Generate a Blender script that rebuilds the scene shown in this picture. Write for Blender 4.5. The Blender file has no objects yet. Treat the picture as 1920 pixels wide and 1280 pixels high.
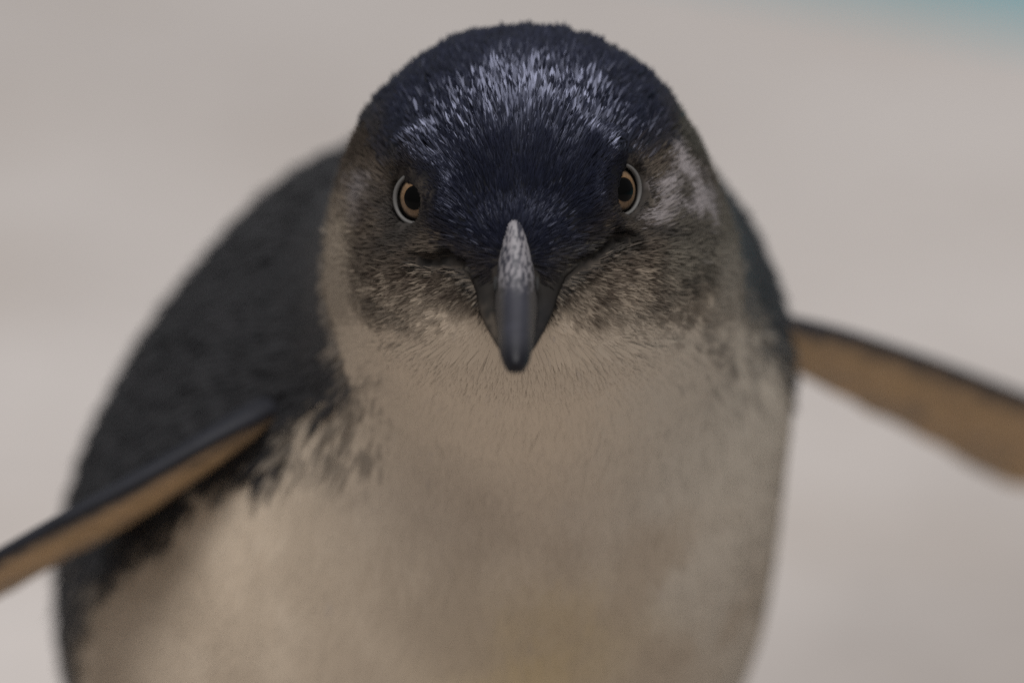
import bpy, math
import numpy as np
from mathutils import Vector

rng = np.random.default_rng(11)
sc = bpy.context.scene
col = sc.collection

# ------------------------------------------------------------------ camera
TH = math.radians(15.0)            # camera looks down by this much
D = 1500.0                         # focus distance, mm
H = 222.0                          # height of the focus point above the ground, mm
F3 = np.array([0, math.cos(TH), -math.sin(TH)])
U3 = np.array([0, math.sin(TH), math.cos(TH)])
R3 = np.array([1.0, 0, 0])
T3 = np.array([0, 0, H])
cam = bpy.data.cameras.new('camera')
camo = bpy.data.objects.new('camera', cam); col.objects.link(camo)
camo.location = (T3 - F3 * D) * 0.001
camo.rotation_euler = (math.radians(90) - TH, 0, 0)
cam.sensor_width = 36.0
cam.lens = 36.0 * D / 192.0
cam.clip_start = 0.05; cam.clip_end = 200
cam.dof.use_dof = True
cam.dof.focus_distance = D * 0.001 + 0.001
cam.dof.aperture_fstop = 4.6
sc.camera = camo

# ------------------------------------------------------------------ light
world = bpy.data.worlds.new('World'); sc.world = world; world.use_nodes = True
bg = world.node_tree.nodes['Background']
bg.inputs['Color'].default_value = (0.93, 0.96, 1.0, 1)
bg.inputs['Strength'].default_value = 0.24
lamp = bpy.data.lights.new('overhead_softbox', 'AREA')
lamp.shape = 'RECTANGLE'; lamp.size = 2.2; lamp.size_y = 1.4
lamp.energy = 185; lamp.color = (1.0, 0.975, 0.955)
lampo = bpy.data.objects.new('overhead_light', lamp); col.objects.link(lampo)
lampo.location = (0.12, -1.12, 3.5)
lampo.rotation_euler = (math.radians(13), math.radians(0), 0)
sc.view_settings.view_transform = 'Standard'
sc.view_settings.look = 'None'
sc.view_settings.exposure = 0.0
sc.view_settings.gamma = 1.0
sc.cycles.use_denoising = False
sc.cycles.max_bounces = 6

# ------------------------------------------------------------------ helpers
def smooth(a, b, x):
    t = np.clip((x - a) / (b - a), 0, 1)
    return t * t * (3 - 2 * t)

def lerp(a, b, t):
    return a + (b - a) * t

def vnoise(p, seed=0):
    """value noise 0..1 for points p (N,3)"""
    i = np.floor(p).astype(np.int64); f = p - i
    f = f * f * (3 - 2 * f)
    def hsh(x, y, z):
        h = ((x * 73856093) ^ (y * 19349663) ^ (z * 83492791) ^ (seed * 2654435)) & 0x7FFFFFFF
        h = ((h ^ (h >> 13)) * 1274126177) & 0x7FFFFFFF
        h = ((h ^ (h >> 15)) * 668265263) & 0x7FFFFFFF
        h = h ^ (h >> 16)
        return (h & 0xFFFF) / 65535.0
    x, y, z = i[:, 0], i[:, 1], i[:, 2]
    r = 0
    for dx in (0, 1):
        for dy in (0, 1):
            for dz in (0, 1):
                w = (f[:, 0] if dx else 1 - f[:, 0]) * (f[:, 1] if dy else 1 - f[:, 1]) * (f[:, 2] if dz else 1 - f[:, 2])
                r = r + w * hsh(x + dx, y + dy, z + dz)
    return r

ROT = np.array([[0.36, 0.48, -0.8], [-0.8, 0.6, 0.0], [0.48, 0.64, 0.6]])
def fbm(p, seed=0, octs=3):
    a = 0; amp = 0.5; tot = 0
    p = p @ ROT + 3.7
    for k in range(octs):
        p = p @ ROT.T + 1.3 if k % 2 else p @ ROT + 5.1
        a = a + amp * vnoise(p * (2 ** k), seed + 17 * k); tot += amp; amp *= 0.5
    return a / tot

# model space: millimetres, x right, y up, w towards the bird's front.
# P() takes the measured place on the bird (tenths of a mm, origin top left) and its depth.
def P(u, v, w):
    k = (D - w) / D
    return np.array([(u - 960) * 0.1 * k, (640 - v) * 0.1 * k, w])

def R(px, w):
    return px * 0.1 * (D - w) / D

def to_world(m):
    m = np.asarray(m, float)
    return (T3 + m[..., 0:1] * R3 + m[..., 1:2] * U3 - m[..., 2:3] * F3) * 0.001

def norm(a):
    return a / np.maximum(np.linalg.norm(a, axis=-1, keepdims=True), 1e-9)

def mesh_obj(name, verts, faces, mat, parent=None, colors=None, smooth_shade=True, fn=None):
    """verts in model space (N,3); faces list or (quads, tris) arrays"""
    me = bpy.data.meshes.new(name)
    wv = to_world(verts)
    if isinstance(faces, tuple):
        quads, tris = faces
        nq, nt = len(quads), len(tris)
        me.vertices.add(len(wv)); me.vertices.foreach_set('co', wv.astype(np.float32).ravel())
        me.loops.add(nq * 4 + nt * 3)
        li = np.concatenate([np.asarray(quads, np.int32).ravel(), np.asarray(tris, np.int32).ravel()])
        me.loops.foreach_set('vertex_index', li.astype(np.int32))
        me.polygons.add(nq + nt)
        st = np.concatenate([np.arange(nq) * 4, nq * 4 + np.arange(nt) * 3]).astype(np.int32)
        me.polygons.foreach_set('loop_start', st)
        me.update(calc_edges=True); me.validate()
    else:
        me.from_pydata([tuple(v) for v in wv], [], [tuple(int(i) for i in f) for f in faces])
    me.polygons.foreach_set('use_smooth', np.full(len(me.polygons), smooth_shade))
    if colors is not None:
        at = me.color_attributes.new('Col', 'FLOAT_COLOR', 'POINT')
        c4 = np.ones((len(wv), 4), np.float32); c4[:, :np.shape(colors)[1]] = colors
        at.data.foreach_set('color', c4.ravel())
    if fn is not None:
        at = me.attributes.new('FN', 'FLOAT_VECTOR', 'POINT')
        wn = fn[:, 0:1] * R3 + fn[:, 1:2] * U3 - fn[:, 2:3] * F3
        at.data.foreach_set('vector', wn.astype(np.float32).ravel())
    me.materials.append(mat); me.update()
    o = bpy.data.objects.new(name, me); col.objects.link(o)
    if parent is not None:
        o.parent = parent
        bpy.context.view_layer.update()
        o.matrix_parent_inverse = parent.matrix_world.inverted()
    return o

def mat_new(name):
    m = bpy.data.materials.new(name); m.use_nodes = True
    return m, m.node_tree.nodes, m.node_tree.links, m.node_tree.nodes['Principled BSDF']

def plumage_mat(name, rough, spec, tint=(1, 1, 1), nmix=0.0):
    m, n, l, b = mat_new(name)
    a = n.new('ShaderNodeAttribute'); a.attribute_name = 'Col'
    l.new(a.outputs['Color'], b.inputs['Base Color'])
    b.inputs['Roughness'].default_value = rough
    gl = n.new('ShaderNodeMath'); gl.operation = 'MULTIPLY'; gl.inputs[1].default_value = spec
    l.new(a.outputs['Alpha'], gl.inputs[0]); l.new(gl.outputs[0], b.inputs['Specular IOR Level'])
    b.inputs['Specular Tint'].default_value = (*tint, 1)
    if nmix:                                 # soft vanes shade like the down they lie on
        an = n.new('ShaderNodeAttribute'); an.attribute_name = 'FN'
        ge = n.new('ShaderNodeNewGeometry')
        mx = n.new('ShaderNodeMix'); mx.data_type = 'VECTOR'; mx.inputs[0].default_value = nmix
        l.new(ge.outputs['Normal'], mx.inputs[4]); l.new(an.outputs['Vector'], mx.inputs[5])
        nr = n.new('ShaderNodeVectorMath'); nr.operation = 'NORMALIZE'
        l.new(mx.outputs[1], nr.inputs[0]); l.new(nr.outputs[0], b.inputs['Normal'])
    return m

M_SKIN = plumage_mat('down_underlayer', 0.85, 0.1)
M_CROWN = plumage_mat('navy_crown_feathers', 0.36, 0.50, (0.68, 0.725, 1.0))
M_FACE = plumage_mat('grey_brown_face_feathers', 0.75, 0.08, nmix=0.8)
M_PALE = plumage_mat('cream_breast_feathers', 0.8, 0.08, nmix=0.88)
M_BACK = plumage_mat('slate_back_feathers', 0.55, 0.3, (0.9, 0.93, 1.0), nmix=0.4)
M_BILL = plumage_mat('bill_horn', 0.43, 0.38)
M_FLIP = plumage_mat('flipper_scale_feathers', 0.65, 0.2)

# ------------------------------------------------------------------ ground and pool
def ground_mat():
    m, n, l, b = mat_new('pale_concrete_floor')
    tc = n.new('ShaderNodeTexCoord')
    n1 = n.new('ShaderNodeTexNoise'); n1.inputs['Scale'].default_value = 5.0; n1.inputs['Detail'].default_value = 4
    n2 = n.new('ShaderNodeTexNoise'); n2.inputs['Scale'].default_value = 60.0; n2.inputs['Detail'].default_value = 6
    n3 = n.new('ShaderNodeTexNoise'); n3.inputs['Scale'].default_value = 9.0; n3.inputs['Detail'].default_value = 3
    for q in (n1, n2, n3): l.new(tc.outputs['Object'], q.inputs['Vector'])
    r1 = n.new('ShaderNodeValToRGB')
    r1.color_ramp.elements[0].position = 0.30; r1.color_ramp.elements[0].color = (0.42, 0.381, 0.357, 1)
    r1.color_ramp.elements[1].position = 0.68; r1.color_ramp.elements[1].color = (0.52, 0.483, 0.461, 1)
    l.new(n1.outputs['Fac'], r1.inputs['Fac'])
    r2 = n.new('ShaderNodeValToRGB')
    r2.color_ramp.elements[0].position = 0.3; r2.color_ramp.elements[0].color = (0.80, 0.80, 0.80, 1)
    r2.color_ramp.elements[1].position = 0.7; r2.color_ramp.elements[1].color = (1.08, 1.08, 1.08, 1)
    l.new(n2.outputs['Fac'], r2.inputs['Fac'])
    mx = n.new('ShaderNodeMixRGB'); mx.blend_type = 'MULTIPLY'; mx.inputs['Fac'].default_value = 1
    l.new(r1.outputs['Color'], mx.inputs['Color1']); l.new(r2.outputs['Color'], mx.inputs['Color2'])
    r3 = n.new('ShaderNodeValToRGB')          # damp brown stains
    r3.color_ramp.elements[0].position = 0.54; r3.color_ramp.elements[0].color = (0, 0, 0, 1)
    r3.color_ramp.elements[1].position = 0.72; r3.color_ramp.elements[1].color = (0.55, 0.55, 0.55, 1)
    l.new(n3.outputs['Fac'], r3.inputs['Fac'])
    mx2 = n.new('ShaderNodeMixRGB'); mx2.inputs['Color2'].default_value = (0.30, 0.25, 0.205, 1)
    l.new(r3.outputs['Color'], mx2.inputs['Fac']); l.new(mx.outputs['Color'], mx2.inputs['Color1'])
    # a damp patch with an uneven edge, just behind and to the right of the bird
    mp = n.new('ShaderNodeVectorMath'); mp.operation = 'DISTANCE'; mp.inputs[1].default_value = (0.15, 0.50, 0.0)
    l.new(tc.outputs['Object'], mp.inputs[0])
    ad = n.new('ShaderNodeMath'); ad.operation = 'MULTIPLY_ADD'; ad.inputs[1].default_value = 0.22
    l.new(n3.outputs['Fac'], ad.inputs[0]); l.new(mp.outputs['Value'], ad.inputs[2])
    mr = n.new('ShaderNodeMapRange'); mr.inputs['From Min'].default_value = 0.34; mr.inputs['From Max'].default_value = 0.17
    mr.inputs['To Min'].default_value = 0.0; mr.inputs['To Max'].default_value = 1.0
    l.new(ad.outputs[0], mr.inputs['Value'])
    mx3 = n.new('ShaderNodeMixRGB'); mx3.blend_type = 'MULTIPLY'; mx3.inputs['Color2'].default_value = (0.70, 0.69, 0.68, 1)
    l.new(mr.outputs['Result'], mx3.inputs['Fac']); l.new(mx2.outputs['Color'], mx3.inputs['Color1'])
    l.new(mx3.outputs['Color'], b.inputs['Base Color'])
    b.inputs['Roughness'].default_value = 0.8
    bp = n.new('ShaderNodeBump'); bp.inputs['Strength'].default_value = 0.4; bp.inputs['Distance'].default_value = 0.004
    l.new(n2.outputs['Fac'], bp.inputs['Height']); l.new(bp.outputs['Normal'], b.inputs['Normal'])
    return m

def world_mesh(name, verts, faces, mat):
    me = bpy.data.meshes.new(name); me.from_pydata(verts, [], faces); me.materials.append(mat); me.update()
    o = bpy.data.objects.new(name, me); col.objects.link(o)
    return o

M_GROUND = ground_mat()
# pool frame: edge line x + y = e (metres), 45 degrees in plan
e0 = 1.030; s2 = math.sqrt(0.5)
def pq(a, b, z):                    # a across the pool edge, b along it
    return (a * s2 - b * s2, a * s2 + b * s2, z)
A = [-40, e0, e0 + 3.2, 60]; B = [-50, -4.5, 3.0, 50]
gv = [pq(a, b, 0) for a in A for b in B]
gf = []
for i in range(3):
    for j in range(3):
        if (i, j) != (1, 1):
            gf.append((i * 4 + j, (i + 1) * 4 + j, (i + 1) * 4 + j + 1, i * 4 + j + 1))
g = world_mesh('ground', gv, gf, M_GROUND)
g['kind'] = 'structure'; g['label'] = 'pale grey concrete floor with faint brown stains'; g['category'] = 'ground'
m, n, l, b = mat_new('teal_pool_paint')
b.inputs['Base Color'].default_value = (0.05, 0.42, 0.50, 1); b.inputs['Roughness'].default_value = 0.6
c4 = [(A[1], B[1]), (A[2], B[1]), (A[2], B[2]), (A[1], B[2])]
pv = [pq(a, bb, 0) for a, bb in c4] + [pq(a, bb, -0.35) for a, bb in c4]
basin = world_mesh('pool_basin', pv, [(4, 5, 6, 7), (0, 1, 5, 4), (1, 2, 6, 5), (2, 3, 7, 6), (3, 0, 4, 7)], m)
basin['kind'] = 'structure'; basin['label'] = 'teal painted pool basin sunk in the floor'; basin['category'] = 'pool'
m, n, l, b = mat_new('teal_pool_water')
b.inputs['Base Color'].default_value = (0.03, 0.36, 0.44, 1); b.inputs['Roughness'].default_value = 0.12
b.inputs['Specular IOR Level'].default_value = 0.3
nz = n.new('ShaderNodeTexNoise'); nz.inputs['Scale'].default_value = 9
bp = n.new('ShaderNodeBump'); bp.inputs['Strength'].default_value = 0.25; bp.inputs['Distance'].default_value = 0.02
l.new(nz.outputs['Fac'], bp.inputs['Height']); l.new(bp.outputs['Normal'], b.inputs['Normal'])
wt = world_mesh('water', [pq(a, bb, -0.02) for a, bb in c4], [(0, 1, 2, 3)], m)
wt['kind'] = 'structure'; wt['label'] = 'teal pool water beyond the pale floor'; wt['category'] = 'water'

# ------------------------------------------------------------------ the bird's body as a distance field
def sd_sphere(p, c, r):
    return np.linalg.norm(p - c, axis=-1) - r
def sd_ell(p, c, rad):
    q = (p - c) / rad
    k0 = np.linalg.norm(q, axis=-1); k1 = np.linalg.norm(q / rad, axis=-1)
    return k0 * (k0 - 1.0) / np.maximum(k1, 1e-6)
def sd_cone(p, a, b, ra, rb):
    ab = b - a
    h = np.clip(((p - a) @ ab) / (ab @ ab), 0, 1)
    return np.linalg.norm(p - (a + h[..., None] * ab), axis=-1) - (ra + (rb - ra) * h * h * (3 - 2 * h))
def smin(a, b, k):
    h = np.clip(0.5 + 0.5 * (b - a) / k, 0, 1)
    return b + (a - b) * h - k * h * (1 - h)
def smax(a, b, k):
    return -smin(-a, -b, k)

HEAD_C = P(982, 393, -31)
# eyes: place of the iris centre, gaze direction
EYES = [
    dict(c=P(783, 371, -3.0), g=norm(np.array([-0.50, 0.00, 0.86])), up=np.array([0, 1.0, 0])),
    dict(c=P(1163, 356, -3.0), g=norm(np.array([0.66, 0.04, 0.75])), up=np.array([0, 1.0, 0])),
]
EYE_R = 5.6; IRIS_R = 3.8; PUP_R = 2.3
for e in EYES:
    e['o'] = e['c'] - e['g'] * math.sqrt(EYE_R ** 2 - IRIS_R ** 2) 

GAPE = []                                   # filled once the smooth head exists
GAPE_UV = [[(790, 488), (818, 494), (848, 487), (875, 503), (902, 532), (922, 560), (933, 592)],
           [(1172, 452), (1145, 452), (1115, 482), (1078, 502), (1045, 527), (1022, 556), (1006, 592)]]

def sdf(p):
    head = sd_ell(p, HEAD_C, np.array([34.6, 34.6, 33.5]))
    # bony ridge from forehead to bill
    ridge = sd_cone(p, P(976, 300, -19), P(967, 470, -3), 16.0, 10.5)
    d = smin(head, ridge, 7)
    lore = sd_cone(p, P(835, 430, -9.5), P(930, 520, -2.5), 7.5, 7.0)
    d = smin(d, lore, 6)
    lore = sd_cone(p, P(1100, 425, -9.5), P(1005, 520, -2.5), 7.5, 7.0)
    d = smin(d, lore, 6)
    jaw = sd_ell(p, P(985, 515, -33), np.array([34.0, 22, 30.0]))
    d = smin(d, jaw, 8)
    chin = sd_cone(p, P(968, 575, -13), P(968, 690, -38), 13.5, 17.0)
    d = smin(d, chin, 16)
    malarL = sd_sphere(p, P(830, 545, -13), 11.5); d = smin(d, malarL, 9)
    malarR = sd_sphere(p, P(1110, 540, -13), 11.5); d = smin(d, malarR, 9)
    neck = sd_cone(p, P(1003, 560, -46), P(975, 800, -74), R(296, -46), R(345, -74))
    d = smin(d, neck, 24)
    body = sd_sphere(p, P(1000, 640, -90), R(447, -90))
    body = smin(body, sd_sphere(p, P(785, 955, -118), R(572, -118)), 12)
    body = smin(body, sd_sphere(p, P(818, 712, -112), R(458, -112)), 14)
    body = smin(body, sd_cone(p, P(736, 1180, -116), P(735, 1580, -128), R(610, -116), R(555, -128)), 24)
    body = smin(body, sd_cone(p, P(735, 1640, -140), P(735, 1960, -172), R(500, -140), R(280, -172)), 16)
    body = smin(body, sd_sphere(p, P(952, 930, -98), R(405, -98)), 36)
    d = smin(d, body, 30)
    # tail
    d = smin(d, sd_cone(p, P(735, 1950, -185), P(735, 2010, -235), 18, 6), 10)
    # legs
    for sx in (520, 950):
        d = smin(d, sd_cone(p, P(sx, 1850, -150), P(sx, 2120, -160), 20, 9), 10)
    # eye sockets, opening outward
    for e in EYES:
        d = smax(d, -sd_sphere(p, e['o'] + e['g'] * 1.2, 5.8), 1.4)
    # brow edge overhanging the inner side of each eye
    d = smin(d, sd_cone(p, P(785, 296, -6.2), P(848, 412, -2.5), 4.0, 4.4), 3.5)
    d = smin(d, sd_cone(p, P(1126, 298, -2.9), P(1103, 400, -1.8), 4.1, 4.6), 3.5)
    # mouth creases
    for g in GAPE:
        for a, b in zip(g[:-1], g[1:]):
            d = smax(d, -sd_cone(p, a + np.array([0, 0, 0.2]), b + np.array([0, 0, 0.2]), 1.3, 1.3), 0.8)
    return d

def surface_nets(lo, hi, h):
    ax = [np.arange(lo[i], hi[i] + h, h) for i in range(3)]
    nx, ny, nz = map(len, ax)
    vals = np.empty((nx, ny, nz), np.float32)
    yy, zz = np.meshgrid(ax[1], ax[2], indexing='ij')
    step = 16
    for i in range(0, nx, step):
        xs = ax[0][i:i + step]
        pts = np.empty((len(xs), ny, nz, 3))
        pts[..., 0] = xs[:, None, None]; pts[..., 1] = yy; pts[..., 2] = zz
        vals[i:i + step] = sdf(pts.reshape(-1, 3)).reshape(len(xs), ny, nz)
    ins = vals < 0
    cnt = np.zeros((nx - 1, ny - 1, nz - 1), np.int8)
    for dx in (0, 1):
        for dy in (0, 1):
            for dz in (0, 1):
                cnt += ins[dx:nx - 1 + dx, dy:ny - 1 + dy, dz:nz - 1 + dz]
    act = (cnt > 0) & (cnt < 8)
    ids = -np.ones(act.shape, np.int64)
    ci = np.argwhere(act); ids[act] = np.arange(len(ci))
    acc = np.zeros((len(ci), 3)); num = np.zeros(len(ci))
    corners = [(a, b, c) for a in (0, 1) for b in (0, 1) for c in (0, 1)]
    for c0 in corners:
        for axis in range(3):
            if c0[axis]: continue
            c1 = list(c0); c1[axis] = 1
            v0 = vals[ci[:, 0] + c0[0], ci[:, 1] + c0[1], ci[:, 2] + c0[2]]
            v1 = vals[ci[:, 0] + c1[0], ci[:, 1] + c1[1], ci[:, 2] + c1[2]]
            x = (v0 < 0) != (v1 < 0)
            t = np.where(x, v0 / np.where(x, v0 - v1, 1), 0)
            pt = np.tile(np.array(c0, float), (len(ci), 1)); pt[:, axis] += t
            acc[x] += pt[x]; num[x] += 1
    verts = np.array(lo) + (ci + acc / num[:, None]) * h
    quads = []
    for axis in range(3):
        s0 = [slice(None)] * 3; s1 = [slice(None)] * 3
        s0[axis] = slice(0, -1); s1[axis] = slice(1, None)
        a, b = ins[tuple(s0)], ins[tuple(s1)]
        x = a != b
        e = np.argwhere(x)
        o1, o2 = [(1, 2), (2, 0), (0, 1)][axis]
        ok = (e[:, o1] > 0) & (e[:, o2] > 0) & (e[:, o1] < [nx, ny, nz][o1] - 1) & (e[:, o2] < [nx, ny, nz][o2] - 1)
        e = e[ok]
        fl = a[tuple(e.T)]
        def cid(d1, d2):
            q = e.copy(); q[:, o1] += d1; q[:, o2] += d2
            return ids[q[:, 0], q[:, 1], q[:, 2]]
        q = np.stack([cid(-1, -1), cid(0, -1), cid(0, 0), cid(-1, 0)], 1)
        q[~fl] = q[~fl][:, ::-1]
        quads.append(q)
    return verts, np.concatenate(quads)

def front_at(u, v, w0=14.0):
    """depth of the head's front surface under a marking point"""
    ws_ = np.arange(w0, -40, -0.1)
    kk = (D - ws_) / D
    pts = np.stack([(u - 960) * 0.1 * kk, (640 - v) * 0.1 * kk, ws_], 1)
    dd = sdf(pts)
    i = int(np.argmax(dd < 0))
    return pts[i]
GAPE_TMP = [[front_at(u, v) for u, v in g_] for g_ in GAPE_UV]
GAPE.extend(GAPE_TMP)

verts, quads = surface_nets((-105, -195, -260), (75, 66, 12), 1.4)

def sdf_normal(p, h=0.4):
    g = np.stack([sdf(p + np.eye(3)[i] * h) - sdf(p - np.eye(3)[i] * h) for i in range(3)], 1)
    return norm(g)

# ------------------------------------------------------------------ plumage colours (as they are on the bird)
C_NAVY = np.array([0.0045, 0.0048, 0.0068])
C_NAVYT = np.array([0.0078, 0.009, 0.0180])
C_SOOT = np.array([0.0115, 0.0105, 0.0112])
C_BROWN = np.array([0.058, 0.045, 0.035])
C_DARKB = np.array([0.030, 0.027, 0.025])
C_OLIVE = np.array([0.125, 0.118, 0.098])
C_CREAM = np.array([0.46, 0.384, 0.30])
C_GREYW = np.array([0.43, 0.385, 0.325])
C_YELL = np.array([0.36, 0.265, 0.12])
C_LILAC = np.array([0.235, 0.213, 0.216])
C_BACK = np.array([0.018, 0.0175, 0.0185])

def mk(px):                                  # model millimetres -> marking coordinates
    kk = 1.02 + 0.05 * smooth(-45, -110, px[:, 2])
    return 960 + px[:, 0] * 10 / kk, 640 - px[:, 1] * 10 / kk

def blob(u, v, cu, cv, ru, rv, rot=0.0):
    c, s = math.cos(rot), math.sin(rot)
    a = (u - cu) * c + (v - cv) * s; b = -(u - cu) * s + (v - cv) * c
    return np.exp(-((a / ru) ** 2 + (b / rv) ** 2))

def poly_d(u, v, pts):
    """signed distance-like value: positive to the left/up side of a polyline in marking coordinates"""
    best = np.full(len(u), 1e9); sg = np.ones(len(u))
    for (x0, y0), (x1, y1) in zip(pts[:-1], pts[1:]):
        dx, dy = x1 - x0, y1 - y0
        h = np.clip(((u - x0) * dx + (v - y0) * dy) / (dx * dx + dy * dy), 0, 1)
        ex, ey = u - (x0 + h * dx), v - (y0 + h * dy)
        dd = np.hypot(ex, ey)
        s = np.sign(dx * ey - dy * ex)
        m = dd < best
        best = np.where(m, dd, best); sg = np.where(m, s, sg)
    return best * sg

LEFT_B = [(655, -200), (655, 300), (648, 560), (668, 720), (600, 765), (540, 790), (505, 872), (420, 890), (362, 920), (330, 1005), (270, 1020), (235, 1065), (195, 1070), (165, 1125), (130, 1190), (100, 1500), (100, 2300)]
RIGHT_B = [(1300, -200), (1315, 300), (1338, 430), (1366, 520), (1412, 600), (1475, 680), (1520, 800), (1560, 2300)]

def gape_dist(p):
    d = np.full(len(p), 1e9)
    for g_ in GAPE:
        for a, b in zip(g_[:-1], g_[1:]):
            d = np.minimum(d, sd_cone(p, a, b, 0, 0))
    return d

def colour(p, seed=0):
    u, v = mk(p); w = p[:, 2]
    N = len(p)
    n1 = fbm(p * 0.16, 3 + seed)[:, None]; n2 = fbm(p * 0.55, 9 + seed)[:, None]
    nz = n1[:, 0] - 0.5; nz2 = n2[:, 0] - 0.5
    c = np.tile(C_CREAM, (N, 1))
    def mix(target, f):
        nonlocal c
        f = np.clip(f, 0, 1)
        c = c + (np.asarray(target) - c) * (f[:, None] if f.ndim == 1 else f)
    # cooler, greyer right side of neck and breast
    mix(C_GREYW, smooth(1000, 1280, u + nz * 120) * smooth(540, 640, v) * 0.8)
    mix(C_GREYW * 0.72, smooth(1180, 1420, u + nz * 160) * smooth(520, 600, v) * smooth(1000, 780, v) * 0.3)
    # yellow-stained belly; the cream also turns patchily darker lower down
    mix(C_YELL, blob(u, v, 1020, 1230, 190, 110) * 0.60 + blob(u, v, 1090, 1130, 130, 60) * 0.35)
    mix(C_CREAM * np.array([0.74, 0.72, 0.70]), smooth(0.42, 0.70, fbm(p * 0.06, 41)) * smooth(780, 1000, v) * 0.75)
    # shade under the neck painted faintly into the breast colour
    mix(np.array([0.30, 0.25, 0.21]), (blob(u, v, 800, 930, 190, 90, 0.2) * 0.25 + blob(u, v, 1080, 960, 160, 90) * 0.15) * (0.6 + 1.2 * (nz + 0.5)))
    # scattered dark flecks on both neck sides
    fl = smooth(0.55, 0.68, fbm(p * 0.40, 21))
    mix(C_DARKB * 1.5, fl * smooth(1210, 1330, u) * smooth(480, 560, v) * smooth(820, 690, v) * 0.5)
    mix(C_DARKB * 1.5, smooth(0.54, 0.66, fbm(p * 0.42, 22)) * smooth(770, 670, u) * smooth(640, 740, v) * smooth(960, 830, v) * 0.6)
    # ---- face
    face = smooth(690, 560, v + nz * 70)
    ck = smooth(640, 545, v + nz * 110 + nz2 * 60 + 0.10 * np.abs(u - 970))    # brown cheek
    mix(C_BROWN * 1.25, ck * (0.55 + 0.55 * smooth(0.38, 0.6, n2[:, 0])))
    mix(C_BROWN * np.array([0.9, 0.9, 0.9]), smooth(560, 470, v + nz * 60) * 0.8)
    # streaky mottling below the gape
    mot = smooth(0.50, 0.62, fbm(p * np.array([0.55, 0.9, 0.6]), 31))
    mix(C_BROWN * 0.8, mot * smooth(660, 590, v + nz * 80) * smooth(430, 500, v) * smooth(60, 140, np.abs(u - 968)) * 0.55)
    # pale rim behind the left cheek
    mix(C_CREAM * 0.62, smooth(695, 655, u + nz * 30) * smooth(320, 470, v) * smooth(660, 560, v) * 0.85)
    # right cheek olive
    mix(C_OLIVE, smooth(1190, 1260, u) * smooth(300, 420, v) * smooth(600, 500, v) * 0.55)
    mix(C_GREYW * 0.55, smooth(1310, 1345, u + nz * 30) * smooth(410, 520, v) * smooth(640, 560, v) * 0.7)
    mix(C_DARKB, (blob(u, v, 1140, 465, 60, 24, -0.3) + blob(u, v, 1230, 560, 90, 22, -0.45) * 0.7 + blob(u, v, 1290, 390, 40, 12, -0.5) + blob(u, v, 1230, 440, 60, 12, 0.2)) * 0.85)
    mix(C_DARKB, (blob(u, v, 770, 450, 70, 30, -0.4) * 0.75 + blob(u, v, 735, 400, 22, 50, -0.4) * 0.8 + blob(u, v, 745, 590, 60, 16, 0.5) * 0.6))
    # side of the head above and behind the eyes
    mix(C_BROWN * 0.62, smooth(350, 290, v) * smooth(740, 700, u))
    mix(C_OLIVE * 0.36, smooth(330, 260, v - 0.35 * (u - 1250)) * smooth(1190, 1240, u))
    # pale patches behind the eyes
    ru = u + nz2 * 34; rv = v + nz * 40
    lil = blob(ru, rv, 1256, 305, 18, 34, -0.3) + blob(ru, rv, 1283, 325, 22, 20, 0.6) + blob(ru, rv, 1297, 365, 20, 26, -0.4) + blob(ru, rv, 1322, 400, 14, 34, -0.25) + 0.8 * blob(ru, rv, 1300, 402, 30, 18) + 0.65 * blob(ru, rv, 1235, 375, 24, 50, 0.1) + 0.4 * blob(ru, rv, 1215, 415, 36, 20)
    mix(C_DARKB * 1.6, blob(u, v, 1275, 370, 55, 75, -0.3) * 0.7)
    mix(C_LILAC, smooth(0.30, 0.85, lil + nz2 * 1.3 + nz * 0.5) * 0.95)
    lil = 0.7 * blob(ru, rv, 688, 350, 30, 28) + 0.45 * blob(ru, rv, 680, 400, 34, 40) + 0.3 * blob(ru, rv, 730, 400, 12, 40)
    mix(C_LILAC * 0.85, smooth(0.15, 0.8, lil + nz2 * 0.4) * 0.6)
    # navy cap and forehead, running down to the bill
    cap = np.minimum(poly_d(u, v, [(660, -300), (690, 190), (712, 280), (752, 325), (796, 410), (850, 468), (925, 530)]) * -1,
                     poly_d(u, v, [(1010, 530), (1085, 474), (1160, 410), (1188, 325), (1238, 280), (1262, 190), (1290, -300)]) * -1)
    capf = smooth(-34, 34, cap + nz * 50 + nz2 * 50) * smooth(560, 520, v)
    capin = smooth(-10, 62, cap + nz * 50)          # navy only well inside the cap, sooty at its edge
    mix(C_SOOT[None] + (C_NAVY - C_SOOT)[None] * capin[:, None], capf)
    # lores: brown-grey streak below the cap
    mix(C_BROWN * 0.75, blob(u, v, 865, 490, 60, 26, 0.35) * 0.7)
    mix(C_OLIVE * 0.5, blob(u, v, 1085, 480, 60, 22, -0.35) * 0.6)
    for e in EYES:                               # dark bare skin round the eye, shade outside the ring painted in
        q = p - e['c']; al = q @ e['g']
        rad = np.linalg.norm(q - al[:, None] * e['g'], axis=1)
        mix(C_DARKB * 0.7, smooth(7.6, 5.4, rad + nz2 * 2) * (np.abs(al) < 7) * (1 - capf))
    mix(C_DARKB * 0.8, np.clip(blob(u, v, 969, 535, 92, 36) * 1.2, 0, 0.9) * (v < 585))
    mix(C_DARKB * 0.45, smooth(2.0, 0.9, gape_dist(p) + nz2 * 1.2) * (v < 600))
    # ---- back, with a ragged edge on both flanks
    dl = poly_d(u, v, LEFT_B) + (nz * 95 + nz2 * 45) * smooth(560, 700, v)
    dr = -poly_d(u, v, RIGHT_B) + nz * 60 + nz2 * 25
    bk = np.maximum(smooth(-16, 20, dl) * smooth(-26, -36, w), smooth(-14, 18, dr) * smooth(-34, -46, w))
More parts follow.
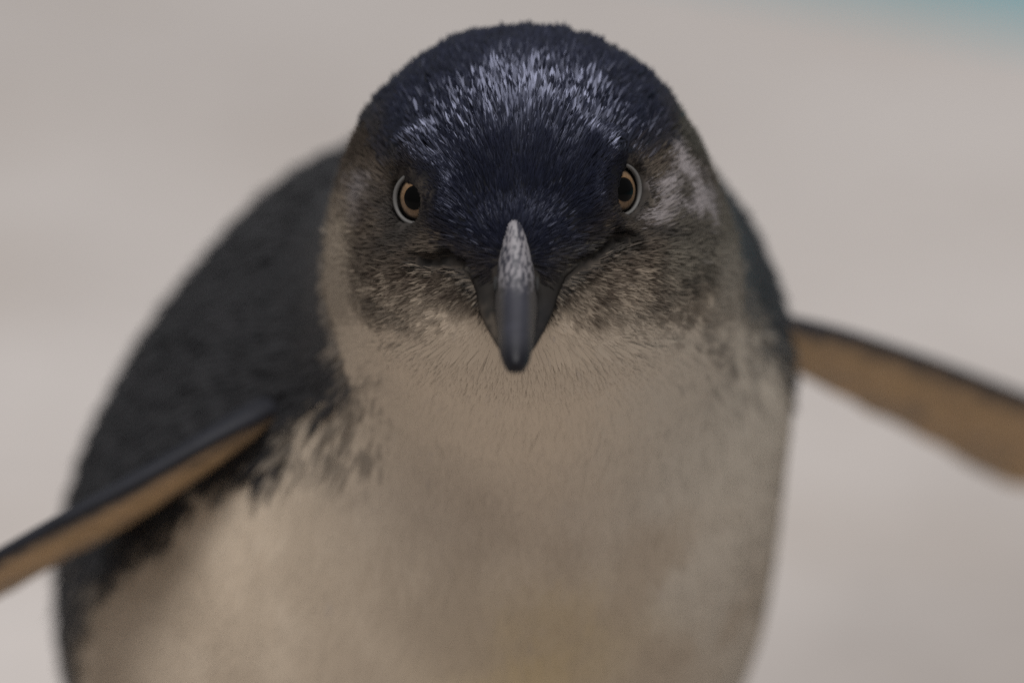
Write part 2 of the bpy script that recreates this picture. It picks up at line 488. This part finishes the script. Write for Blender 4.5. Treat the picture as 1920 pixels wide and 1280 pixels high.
    bk = np.maximum(bk, smooth(-128, -150, w + nz * 14))
    bk = np.maximum(bk, smooth(-62, -72, w) * smooth(420, 380, v))
    mix(C_BACK * (0.75 + 0.7 * n1), bk)
    legs = smooth(24, 17, H + p[:, 1] * math.cos(TH) + w * math.sin(TH))
    mix(np.array([0.42, 0.28, 0.26]), legs * (w > -200))
    return c, capf, bk, capin

# ------------------------------------------------------------------ penguin
root = bpy.data.objects.new('penguin', None); col.objects.link(root)
foot_c = to_world(P(735, 2100, -160))
root.location = (foot_c[0], foot_c[1], 0)
root['label'] = 'little blue penguin leaning forward with flippers spread, on pale concrete'
root['category'] = 'penguin'

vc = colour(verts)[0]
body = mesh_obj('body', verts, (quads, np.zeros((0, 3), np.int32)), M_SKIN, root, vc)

# ---- feathers: short tapering blades laid over the skin
tri = np.concatenate([quads[:, [0, 1, 2]], quads[:, [0, 2, 3]]])
ta, tb, tc_ = verts[tri[:, 0]], verts[tri[:, 1]], verts[tri[:, 2]]
cr = np.cross(tb - ta, tc_ - ta); area = 0.5 * np.linalg.norm(cr, axis=1)
cen = (ta + tb + tc_) / 3
u_, v_ = mk(cen)
dens = np.where(cen[:, 2] > -105, 4.5, 2.4)
headm = (v_ < 600) & (cen[:, 2] > -68)
dens = np.where(headm, 14.0, dens)
dens = np.where((v_ < 560) & (cen[:, 2] > -14), 20.0, dens)
dens = np.where(v_ > 1350, 0.8, dens)
dens = np.where(cen[:, 2] < -140, 0.9, dens)
dens = np.where(H + cen[:, 1] * math.cos(TH) + cen[:, 2] * math.sin(TH) < 20, 0, dens)
wgt = area * dens
NF = int(wgt.sum())
pick = rng.choice(len(tri), NF, p=wgt / wgt.sum())
r1, r2 = rng.random(NF), rng.random(NF); sq = np.sqrt(r1)
rp = (1 - sq)[:, None] * ta[pick] + (sq * (1 - r2))[:, None] * tb[pick] + (sq * r2)[:, None] * tc_[pick]

UB = [(P(965, 412, 6), 0.2), (P(967, 470, 7), 1.9), (P(968, 545, 9), 4.6), (P(967, 620, 14), 5.6)]
def bill_dist(p):
    d = np.full(len(p), 1e9)
    for (a, ra), (b, rb) in zip(UB[:-1], UB[1:]):
        d = np.minimum(d, sd_cone(p, a, b, ra, rb))
    return d
keep = bill_dist(rp) > 0.0
keep &= gape_dist(rp) > 1.15
for e in EYES:
    q = rp - e['c']; along = q @ e['g']
    rad = np.linalg.norm(q - along[:, None] * e['g'], axis=1)
    keep &= ~((rad < 5.6) & (along > -6) & (along < 0.7))
    e_in = rad
rp = rp[keep]; NF = len(rp)
nn = sdf_normal(rp)
u_, v_ = mk(rp); w_ = rp[:, 2]
jit = np.where((v_ < 640) & (w_ > -60), 0.5, 1.2)[:, None]       # each feather takes its own shade
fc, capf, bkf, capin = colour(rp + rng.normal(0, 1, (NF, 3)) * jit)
# combing: away from the bill over the head, then down and back along the body
B0 = P(966, 490, 7)
t1 = norm(rp - B0)
t2 = np.tile(norm(np.array([-0.12, -1.0, -0.45])), (NF, 1))
fb = (smooth(620, 900, v_) * 0.85)[:, None]
fb = np.maximum(fb, (smooth(-60, -80, w_) * 0.7)[:, None])
t = norm(t1 * (1 - fb) + t2 * fb)
swirl = np.stack([fbm(rp * 0.12, 51 + i) - 0.5 for i in range(3)], 1)
t = t + swirl * 0.55 + rng.normal(0, 0.10, (NF, 3))
t = norm(t - (t * nn).sum(1, keepdims=True) * nn)
s = np.cross(t, nn)
rb = np.linalg.norm(rp - B0, axis=1)
crown = capf
isface = (v_ < 640) & (w_ > -55)
pale_ = smooth(0.12, 0.27, fc.mean(1))
L = np.where(isface, 2.3 + 1.4 * smooth(8, 35, rb), 6.0)
L = np.where(crown > 0.5, 3.0 + 1.3 * smooth(10, 40, rb), L)
L = np.where((rb < 14), 2.6, L)
Wd = np.where(isface, lerp(0.34, 0.6, pale_), 0.95)
Wd = np.where(crown > 0.5, lerp(0.20, 0.52, smooth(17, 34, rb)), Wd)
Wd = np.where(bkf > 0.5, 0.9, Wd)
L = L * rng.uniform(0.7, 1.25, NF); Wd = Wd * rng.uniform(0.7, 1.3, NF)
near_eye = np.zeros(NF, bool)
for e in EYES:                                   # short feathers by the eyes
    q = rp - e['c']; rad = np.linalg.norm(q, axis=1)
    Wd = np.where(rad < 9, np.minimum(Wd, 0.2), Wd)
    near_eye |= rad < 6.6
    L = np.where(rad < 9, np.minimum(L, 1.2 + 0.35 * np.maximum(rad - 4.5, 0)), L)
clump = fbm(rp * 0.45, 61)
lift = np.radians(np.where(crown > 0.5, 7, 7) + 18 * (clump - 0.5) + rng.normal(0, 4, NF))
lift = lerp(lift, np.radians(2.8) + 0.06 * lift, pale_)
lift = np.maximum(lift, np.radians(2.6))
lift = lift + np.radians(16) * (fbm(rp * 0.28, 63) - 0.5) * crown * smooth(28, 40, rb)
roll = rng.normal(0, 0.25, NF) * lerp(0.6, 1.0, smooth(12, 22, rb)) * lerp(1.0, 0.35, pale_)
sd = s * np.cos(roll)[:, None] + nn * np.sin(roll)[:, None]
base = rp - nn * lerp(0.12, 0.02, pale_)[:, None]
qs = [0.0, 0.38, 0.74, 1.0]
tipw = lerp(0.75, 0.95, smooth(17, 34, rb) * (crown > 0.5))
ws = [0.55, 1.0, None, 0]
PV = np.empty((NF, 7, 3)); CV = np.ones((NF, 7, 4))
gloss = lerp(0.28, 1.0, smooth(14, 27, rb)) * lerp(0.5, 1.0, capin) * rng.uniform(0.45, 1.15, NF)
CV[:, :, 3] = np.where(crown > 0.5, gloss, 1.0)[:, None]
bright = rng.uniform(0.82, 1.18, NF)[:, None] * (0.85 + 0.3 * clump[:, None])
tipc = np.where(crown[:, None] > 0.5, lerp(C_SOOT * 1.5, C_NAVYT, capin[:, None]) * rng.uniform(0.6, 1.3, NF)[:, None], fc * 1.03)
pale = smooth(0.12, 0.27, fc.mean(1))[:, None]
bright = lerp(bright, 0.96 + 0.04 * bright, pale)
k = 0
for qi, wi in zip(qs, ws):
    cl = base + t * (L * qi)[:, None] + nn * (L * (np.sin(lift) * qi * 1.2 - 0.05 * qi * qi))[:, None]
    cq = lerp(fc * lerp(0.88, 1.0, pale), tipc, qi ** 1.5) * bright
    if wi == 0:
        PV[:, 6] = cl; CV[:, 6, :3] = cq
    else:
        hw = (Wd * 0.5 * (tipw if wi is None else wi))[:, None]
        PV[:, k] = cl - sd * hw; PV[:, k + 1] = cl + sd * hw
        CV[:, k, :3] = cq; CV[:, k + 1, :3] = cq; k += 2

def feather_part(name, mask, mat, label):
    idx = np.nonzero(mask)[0]; n_ = len(idx)
    o7 = np.arange(n_)[:, None] * 7
    q = np.concatenate([o7 + np.array([0, 1, 3, 2]), o7 + np.array([2, 3, 5, 4])])
    tr = o7 + np.array([4, 5, 6])
    o = mesh_obj(name, PV[idx].reshape(-1, 3), (q, tr), mat, root, np.clip(CV[idx].reshape(-1, 4), 0, 1.3), fn=np.repeat(nn[idx], 7, axis=0))
    o['kind'] = 'stuff'; o['label'] = label
    return o
m_crown = (crown > 0.5) & ~near_eye
m_back = (bkf > 0.5) & ~m_crown
m_face = (isface | near_eye) & ~m_crown & ~m_back
m_pale = ~(m_crown | m_back | m_face)
feather_part('crown_plumage', m_crown, M_CROWN, 'glossy navy blue feathers of cap and forehead')
feather_part('face_plumage', m_face, M_FACE, 'mottled grey brown cheek feathers with pale patches')
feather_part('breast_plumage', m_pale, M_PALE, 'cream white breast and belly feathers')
feather_part('back_plumage', m_back, M_BACK, 'dark slate back feathers with ragged flank edge')
print('feathers', NF)

# ------------------------------------------------------------------ eyes
def eye_mat(name, c, rough, coat):
    m, n, l, b = mat_new(name)
    b.inputs['Base Color'].default_value = (*c, 1); b.inputs['Roughness'].default_value = rough
    b.inputs['Coat Weight'].default_value = coat; b.inputs['Coat Roughness'].default_value = 0.08
    b.inputs['Specular IOR Level'].default_value = 0.25
    return m
M_GLOBE = eye_mat('dark_eye_rim', (0.012, 0.010, 0.009), 0.4, 0.0)
M_PUPIL = eye_mat('black_pupil', (0.002, 0.002, 0.002), 0.12, 0.0)
M_PUPIL.node_tree.nodes['Principled BSDF'].inputs['Specular IOR Level'].default_value = 0.05
M_LID = eye_mat('grey_eyelid_skin', (0.082, 0.079, 0.076), 0.6, 0.0)
M_IRIS = plumage_mat('amber_iris', 0.35, 0.2)

def cap_mesh(o, g, Rr, r0, r1, nr, na, up):
    """ring of a sphere of radius Rr about g, from disc radius r0 to r1"""
    a1 = norm(np.cross(up, g)); a2 = np.cross(g, a1)
    V = []; rr = []
    for i in range(nr + 1):
        r = r0 + (r1 - r0) * i / nr
        for j in range(na):
            an = 2 * math.pi * j / na
            V.append(o + g * math.sqrt(max(Rr * Rr - r * r, 0)) + (a1 * math.cos(an) + a2 * math.sin(an)) * r)
            rr.append((r, an))
    Fq = []
    for i in range(nr):
        for j in range(na):
            j2 = (j + 1) % na
            Fq.append((i * na + j, (i + 1) * na + j, (i + 1) * na + j2, i * na + j2))
    return np.array(V), Fq, rr

for e in EYES:
    V, Fq, _ = cap_mesh(e['o'], e['g'], EYE_R, 0.02, EYE_R * 0.9999, 14, 40, e['up'])
    # back half
    V2 = e['o'] - (V - e['o']) * 1.0
    nv = len(V)
    eye = mesh_obj('eye', np.concatenate([V, V2]), Fq + [tuple(nv + i for i in f) for f in Fq], M_GLOBE, root)
    V, Fq, rr = cap_mesh(e['o'], e['g'], EYE_R + 0.05, PUP_R * 0.9, IRIS_R, 8, 64, e['up'])
    cI = []
    for r, an in rr:
        q = (r - PUP_R) / (IRIS_R - PUP_R)
        f = 0.85 + 0.25 * math.sin(an * 23 + 2 * math.sin(an * 7)) * 0.4 + 0.15 * rng.normal() * 0.5
        cc = lerp(np.array([0.140, 0.082, 0.040]), np.array([0.170, 0.112, 0.068]), max(0, min(1, q * 1.3)))
        if q > 0.85: cc = cc * 0.45
        cI.append(cc * f)
    mesh_obj('iris', V, Fq, M_IRIS, eye, np.clip(cI, 0, 1))
    V, Fq, _ = cap_mesh(e['o'], e['g'], EYE_R + 0.10, 0.01, PUP_R, 6, 48, e['up'])
    mesh_obj('pupil', V, Fq, M_PUPIL, eye)
    # eyelid: a fleshy ring round the eye
    a1 = norm(np.cross(e['up'], e['g'])); a2 = np.cross(e['g'], a1)
    V = []; Fq = []; na, nm = 72, 10
    for i in range(na):
        an = 2 * math.pi * i / na
        rad = 4.92 + 0.12 * math.sin(2 * an + 0.6)
        dirv = a1 * math.cos(an) + a2 * math.sin(an)
        cpt = e['c'] + dirv * rad + e['g'] * (-0.05)
        mr = 0.43 + 0.05 * math.sin(3 * an)
        for j in range(nm):
            am = 2 * math.pi * j / nm
            V.append(cpt + dirv * math.cos(am) * mr * 0.9 + e['g'] * math.sin(am) * mr * 1.2)
    for i in range(na):
        for j in range(nm):
            i2, j2 = (i + 1) % na, (j + 1) % nm
            Fq.append((i * nm + j, i2 * nm + j, i2 * nm + j2, i * nm + j2))
    mesh_obj('eyelid', np.array(V), Fq, M_LID, eye)

# ------------------------------------------------------------------ bill
def catmull(keys, n_):
    keys = np.array(keys, float); K = len(keys)
    out = []
    for q in np.linspace(0, K - 1, n_):
        i = min(int(q), K - 2); f = q - i
        p0, p1, p2, p3 = keys[max(i - 1, 0)], keys[i], keys[i + 1], keys[min(i + 2, K - 1)]
        out.append(0.5 * ((2 * p1) + (-p0 + p2) * f + (2 * p0 - 5 * p1 + 4 * p2 - p3) * f * f + (-p0 + 3 * p1 - 3 * p2 + p3) * f ** 3))
    return np.array(out)

def loft(secs, na, shape):
    V = []
    for sct in secs: V += [shape(sct, 2 * math.pi * j / na) for j in range(na)]
    V = np.array(V); ns = len(secs); Fq = []
    for i in range(ns - 1):
        for j in range(na):
            j2 = (j + 1) % na
            Fq.append((i * na + j, i * na + j2, (i + 1) * na + j2, (i + 1) * na + j))
    Fq.append(tuple(range(na - 1, -1, -1))); Fq.append(tuple((ns - 1) * na + j for j in range(na)))
    return V, Fq

# keys: ridge point x,y,w, half width, depth  (mm)
def K(u, v, w, hw, dp):
    q = P(u, v, w); return [q[0], q[1], q[2], hw, dp]
up_keys = catmull([K(965, 396, 4.6, 1.2, 3.0), K(965, 420, 7.6, 2.3, 4.0), K(966, 455, 9.6, 3.2, 5.5), K(967, 500, 12.2, 3.75, 7.0),
                   K(968, 545, 16.0, 3.95, 7.0), K(968, 590, 21.0, 3.5, 6.2), K(967, 630, 25.6, 3.1, 5.0), K(967, 660, 28.6, 2.45, 3.9),
                   K(967, 680, 29.8, 1.55, 3.0), K(967, 689, 29.4, 0.9, 1.5)], 46)
UPN = norm(np.array([0, 0.62, 0.78]))
BD = norm(np.array([0, -0.78, 0.62]))
def up_shape(sct, an):
    x, y, w, hw, dp = sct
    ca, sa = math.cos(an), math.sin(an)
    # narrow rounded culmen, flatter flanks, sharp cutting edge
    if sa >= 0:
        px = math.copysign(abs(ca) ** 0.85, ca) * hw; pz = (sa ** 1.25) * dp * 0.78
    else:
        px = ca * hw; pz = sa * dp * 0.16
    c = np.array([x, y, w]) - UPN * dp * 0.78
    return c + np.array([1.0, 0, 0]) * px + UPN * pz
V, Fq = loft(catmull(up_keys, 110), 72, up_shape)
nn_ = fbm(V * np.array([3.6, 0.8, 0.8]) @ np.linalg.inv(ROT), 71); nb_ = fbm(V * 0.5, 72)
vv = 640 - V[:, 1] * 10
pal = smooth(548, 500, vv + (nn_ - 0.5) * 90)[:, None]
streak = smooth(0.42, 0.60, nn_)[:, None]
cb = lerp(np.array([0.027, 0.027, 0.036]), np.array([0.015, 0.015, 0.020]), nb_[:, None])
side = smooth(1.6, 3.2, np.abs(V[:, 0] - 0.75))[:, None]
cb = lerp(cb, np.array([0.055, 0.050, 0.046]), side * 0.75)
cb = lerp(cb, np.array([0.008, 0.008, 0.010]), smooth(615, 672, vv)[:, None] * 0.85)
cp = lerp(np.array([0.165, 0.157, 0.168]), np.array([0.030, 0.030, 0.039]), streak)
cu_ = np.concatenate([lerp(cb, cp, pal), (lerp(1.0, 0.25, smooth(630, 675, vv)) * lerp(1.0, 0.35, pal[:, 0]))[:, None]], 1)
mesh_obj('upper_bill', V, Fq, M_BILL, root, cu_)

def w_at(u, v): return float(front_at(u, v)[2])
lo_keys = catmull([K(972, 500, w_at(868, 500) - 1.2, 9.6, 9), K(971, 524, w_at(876, 524) - 0.1, 8.7, 8.5), K(970, 550, w_at(887, 550) + 0.6, 7.7, 8.0), K(968, 585, 8.6, 6.7, 6.5), K(968, 620, 15.0, 5.0, 5.0), K(968, 648, 20.5, 3.4, 3.6), K(967, 664, 23.6, 1.5, 2.2), K(967, 670, 24.6, 0.6, 1.0)], 30)
def lo_shape(sct, an):
    x, y, w, hw, dp = sct
    ca, sa = math.cos(an), math.sin(an)
    px = math.copysign(abs(ca) ** 0.8, ca) * hw
    pz = sa * dp * (0.25 if sa > 0 else 0.85)
    return np.array([x, y, w]) + np.array([1.0, 0, 0]) * px + UPN * pz
V, Fq = loft(lo_keys, 32, lo_shape)
nb_ = fbm(V * 0.6, 75)[:, None]
cl_ = lerp(np.array([0.045, 0.037, 0.030]), np.array([0.013, 0.012, 0.011]), smooth(0.35, 0.65, nb_))
cl_ = lerp(cl_, np.array([0.009, 0.009, 0.010]), smooth(-1, 2.5, V[:, 0:1]) * 0.85)  # shade on the right flank painted into the horn colour
cl_ = lerp(cl_, C_DARKB[None] * 0.5, smooth(600, 545, 640 - V[:, 1:2] * 10) * 0.9)
mesh_obj('lower_bill', V, Fq, plumage_mat('lower_bill_horn', 0.65, 0.06), root, cl_)
# horny plates running from the gape to the bill on both sides
M_PLATE = plumage_mat('bill_side_horn', 0.6, 0.2)
for pts_, cA, cB in (([(872, 503, 0.4, 0.1), (892, 514, 1.0, 0.2), (912, 533, 1.45, 0.3), (928, 558, 1.3, 0.2), (938, 590, 0.7, -1.0)], 0.050, 0.020),
                     ([(1085, 494, 0.4, 0.1), (1055, 509, 1.1, 0.2), (1030, 530, 1.55, 0.3), (1012, 558, 1.3, 0.2), (1000, 590, 0.7, -1.0)], 0.036, 0.016)):
    ky = []
    for (u0, v0, r0, dz) in pts_:
        q = front_at(u0, v0); q = P(u0, v0, max(q[2], 0.0) + dz if v0 < 550 else (6.0 if v0 < 580 else 10.0))
        ky.append([q[0], q[1], q[2], r0])
    ky = catmull(ky, 20); tg = norm(np.gradient(ky[:, :3], axis=0))
    secs = [(ky[i, :3], ky[i, 3], norm(np.cross(tg[i], np.array([0, 0, 1.0])))) for i in range(20)]
    V, Fq = loft(secs, 16, lambda q, an: q[0] + q[2] * math.cos(an) * q[1] * 0.95 + np.array([0, 0.2, 0.98]) * math.sin(an) * q[1] * 0.7)
    cN = fbm(V * 0.9, 77)[:, None]
    mesh_obj('bill_side_plate', V, Fq, M_PLATE, root, lerp(np.array([1.0, 0.88, 0.76]) * cA, np.array([1.0, 0.95, 0.9]) * cB, smooth(0.35, 0.65, cN)))
# nostrils: slits on both flanks of the bill base
m, n, l, b = mat_new('nostril_black'); b.inputs['Base Color'].default_value = (0.006, 0.006, 0.006, 1); b.inputs['Roughness'].default_value = 0.9
for sx, cu in ((-1, 929), (1, 1007)):
    c0 = P(cu, 532, 10.2)
    V = []; Fq = []
    for i in range(9):
        f = i / 8; rr_ = 0.62 * math.sin(math.pi * (0.08 + 0.84 * f))
        cpt = c0 + BD * (f - 0.5) * 3.6 + np.array([sx * 0.05, 0, 0])
        for j in range(8):
            am = 2 * math.pi * j / 8
            V.append(cpt + np.array([1.0, 0, 0]) * math.cos(am) * rr_ * 0.6 + UPN * math.sin(am) * rr_)
    for i in range(8):
        for j in range(8):
            j2 = (j + 1) % 8
            Fq.append((i * 8 + j, i * 8 + j2, (i + 1) * 8 + j2, (i + 1) * 8 + j))
    Fq.append(tuple(range(7, -1, -1))); Fq.append(tuple(64 + j for j in range(8)))
    mesh_obj('nostril', np.array(V), Fq, m, root)

# ------------------------------------------------------------------ flippers
def flipper(keys, label, seed):
    """keys: leading edge u,v,w ; chord vector (mm); thickness (mm)"""
    rows = []
    for (u, v, w, cx, cy, cw, th) in keys:
        rows.append([*P(u, v, w), cx, cy, cw, th])
    rows = catmull(rows, 60)
    wob = fbm(np.stack([np.arange(60) * 0.22, np.full(60, seed * 1.7), np.zeros(60)], 1), seed)
    rows[:, 3:6] *= (1 + 0.30 * (wob - 0.5))[:, None]         # uneven trailing edge
    span = norm(np.gradient(rows[:, :3], axis=0))
    na = 44; V = []; side = []; ch = []
    for i, r in enumerate(rows):
        le, c, th = r[:3], r[3:6], r[6]
        nrm = norm(np.cross(span[i], norm(c)))
        if nrm[1] < 0: nrm = -nrm               # dorsal side up
        for j in range(na):
            an = 2 * math.pi * j / na
            x = 0.5 - 0.5 * math.cos(an)
            prof = 2.2 * (math.sqrt(x) * (1 - x) ** 0.75) + 0.05
            zz = prof * th * (0.62 if math.sin(an) >= 0 else -0.38)
            if abs(math.sin(an)) < 1e-6: zz = 0
            V.append(le + c * x + nrm * zz); side.append(1 if math.sin(an) >= 0 else -1); ch.append(x)
    V = np.array(V); side = np.array(side); ch = np.array(ch)
    ns = len(rows); Fq = []
    for i in range(ns - 1):
        for j in range(na):
            j2 = (j + 1) % na
            Fq.append((i * na + j, i * na + j2, (i + 1) * na + j2, (i + 1) * na + j))
    Fq.append(tuple(range(na - 1, -1, -1))); Fq.append(tuple((ns - 1) * na + j for j in range(na)))
    nz_ = fbm(V * 0.35, seed)[:, None]; nf = fbm(V * 1.6, seed + 5)[:, None]
    top = np.array([0.010, 0.0105, 0.014]) * (0.7 + 0.8 * nz_)
    und = lerp(np.array([0.36, 0.235, 0.115]), np.array([0.25, 0.17, 0.105]), nz_) * (0.6 + 0.8 * nf)
    und = lerp(und, np.array([0.16, 0.13, 0.105]), smooth(0.42, 0.62, fbm(V * 0.16, seed + 9))[:, None] * 0.6 * smooth(0.3, 0.8, ch)[:, None])
    und = lerp(np.array([0.06, 0.05, 0.045]), und, smooth(0.0, 0.26, ch + 0.35 * (nz_[:, 0] - 0.5))[:, None])
    isd = ((side > 0) | (ch < 0.035))[:, None]
    te = smooth(0.93, 0.97, ch)[:, None]
    cc = np.where(isd, lerp(top, np.array([0.5, 0.48, 0.45]), te), und)
    o = mesh_obj('flipper', V, Fq, M_FLIP, root, cc)
    o['label'] = label
    return o

flipper([(560, 745, -58, 0, -3, -18, 6), (500, 772, -50, -3, -5.0, -26, 7.0), (400, 822, -44, -3, -7.5, -31, 6.5), (250, 906, -42, -3, -8.5, -32, 6.0), (100, 985, -44, -3, -9.0, -30, 5.2),
         (-60, 1072, -50, -2, -9, -27, 4.4), (-250, 1180, -62, 0, -8, -22, 3.4), (-420, 1290, -76, 1, -6, -15, 2.4), (-485, 1340, -83, 2, -3, -8, 1.4), (-510, 1358, -85, 0.5, -0.4, -1, 0.3)],
        'dark edged flipper with ochre underside, held out low', 81)
flipper([(1400, 590, -72, 0, -9, -16, 6), (1480, 600, -82, 2, -11.0, -20, 6.5), (1600, 628, -96, 2, -14.0, -26, 6.0), (1750, 675, -112, 2, -18.0, -29, 5.5), (1920, 738, -128, 2, -19, -29, 4.8),
         (2080, 800, -142, 0, -16, -27, 4.0), (2250, 880, -156, -2, -12, -19, 3.0), (2350, 930, -163, -3, -6, -11, 1.8), (2395, 955, -167, -0.5, -0.5, -1, 0.3)],
        'dark edged flipper with brown underside, raised outward', 95)

# ------------------------------------------------------------------ feet (webbed, on the floor)
M_FOOT = plumage_mat('pink_foot_skin', 0.55, 0.3)
def foot(sx):
    leg = to_world(P(sx, 2120, -160))
    cx, cy = leg[0], leg[1]
    V = []; Fq = []; nseg, nac = 12, 20
    for i in range(nseg + 1):
        f = i / nseg
        y = cy + 0.014 - 0.066 * f
        hw = 0.008 + 0.017 * math.sin(min(1, f * 1.15) * math.pi / 2)
        if f > 0.9: hw *= 0.93
        for side_ in (1, 0):
            for j in range(nac + 1):
                q = j / nac * 2 - 1
                toe = 0.5 + 0.5 * math.cos(q * math.pi * 2)
                z = 0.0005 if not side_ else 0.0028 + 0.0052 * (1 - 0.55 * f) * (0.35 + 0.65 * toe) * (1 - abs(q) ** 6)
                yy = y - 0.008 * f * toe
                V.append((cx + q * hw, yy, z))
    W = nac + 1; S = 2 * W
    for i in range(nseg):
        for j in range(nac):
            Fq.append((i * S + j, i * S + j + 1, (i + 1) * S + j + 1, (i + 1) * S + j))
            Fq.append((i * S + W + j, (i + 1) * S + W + j, (i + 1) * S + W + j + 1, i * S + W + j + 1))
        Fq.append((i * S, (i + 1) * S, (i + 1) * S + W, i * S + W))
        Fq.append((i * S + nac, i * S + W + nac, (i + 1) * S + W + nac, (i + 1) * S + nac))
    Fq.append(tuple(range(nac + 1)) + tuple(W + j for j in range(nac, -1, -1)))
    o_ = nseg * S
    Fq.append(tuple(o_ + W + j for j in range(nac + 1)) + tuple(o_ + j for j in range(nac, -1, -1)))
    V = np.array(V)
    # back to model space for the common builder
    q = V * 1000 - T3
    mm = np.stack([q @ R3, q @ U3, -(q @ F3)], 1)
    cc = np.tile(np.array([0.46, 0.31, 0.29]), (len(V), 1)) * (0.8 + 0.4 * fbm(mm * 0.4, 33)[:, None])
    ft = mesh_obj('foot', mm, Fq, M_FOOT, root, cc)
    for q_ in (-0.019, 0.0, 0.019):
        cv = []; cf = []
        x0, y0 = cx + q_, cy + 0.014 - 0.066 - (0.008 if q_ == 0 else 0.006)
        for i in range(6):
            f = i / 5; r_ = 0.0019 * (1 - f) + 0.0002
            for j in range(8):
                a_ = 2 * math.pi * j / 8
                cv.append((x0 + math.cos(a_) * r_, y0 + 0.003 - 0.011 * f, 0.0032 - 0.0022 * f * f + math.sin(a_) * r_ * 0.9))
        for i in range(5):
            for j in range(8):
                j2 = (j + 1) % 8
                cf.append((i * 8 + j, i * 8 + j2, (i + 1) * 8 + j2, (i + 1) * 8 + j))
        q = np.array(cv) * 1000 - T3
        mesh_obj('claw', np.stack([q @ R3, q @ U3, -(q @ F3)], 1), cf, M_PUPIL, ft)
    # shank down to the foot
    return ft
foot(520); foot(950)
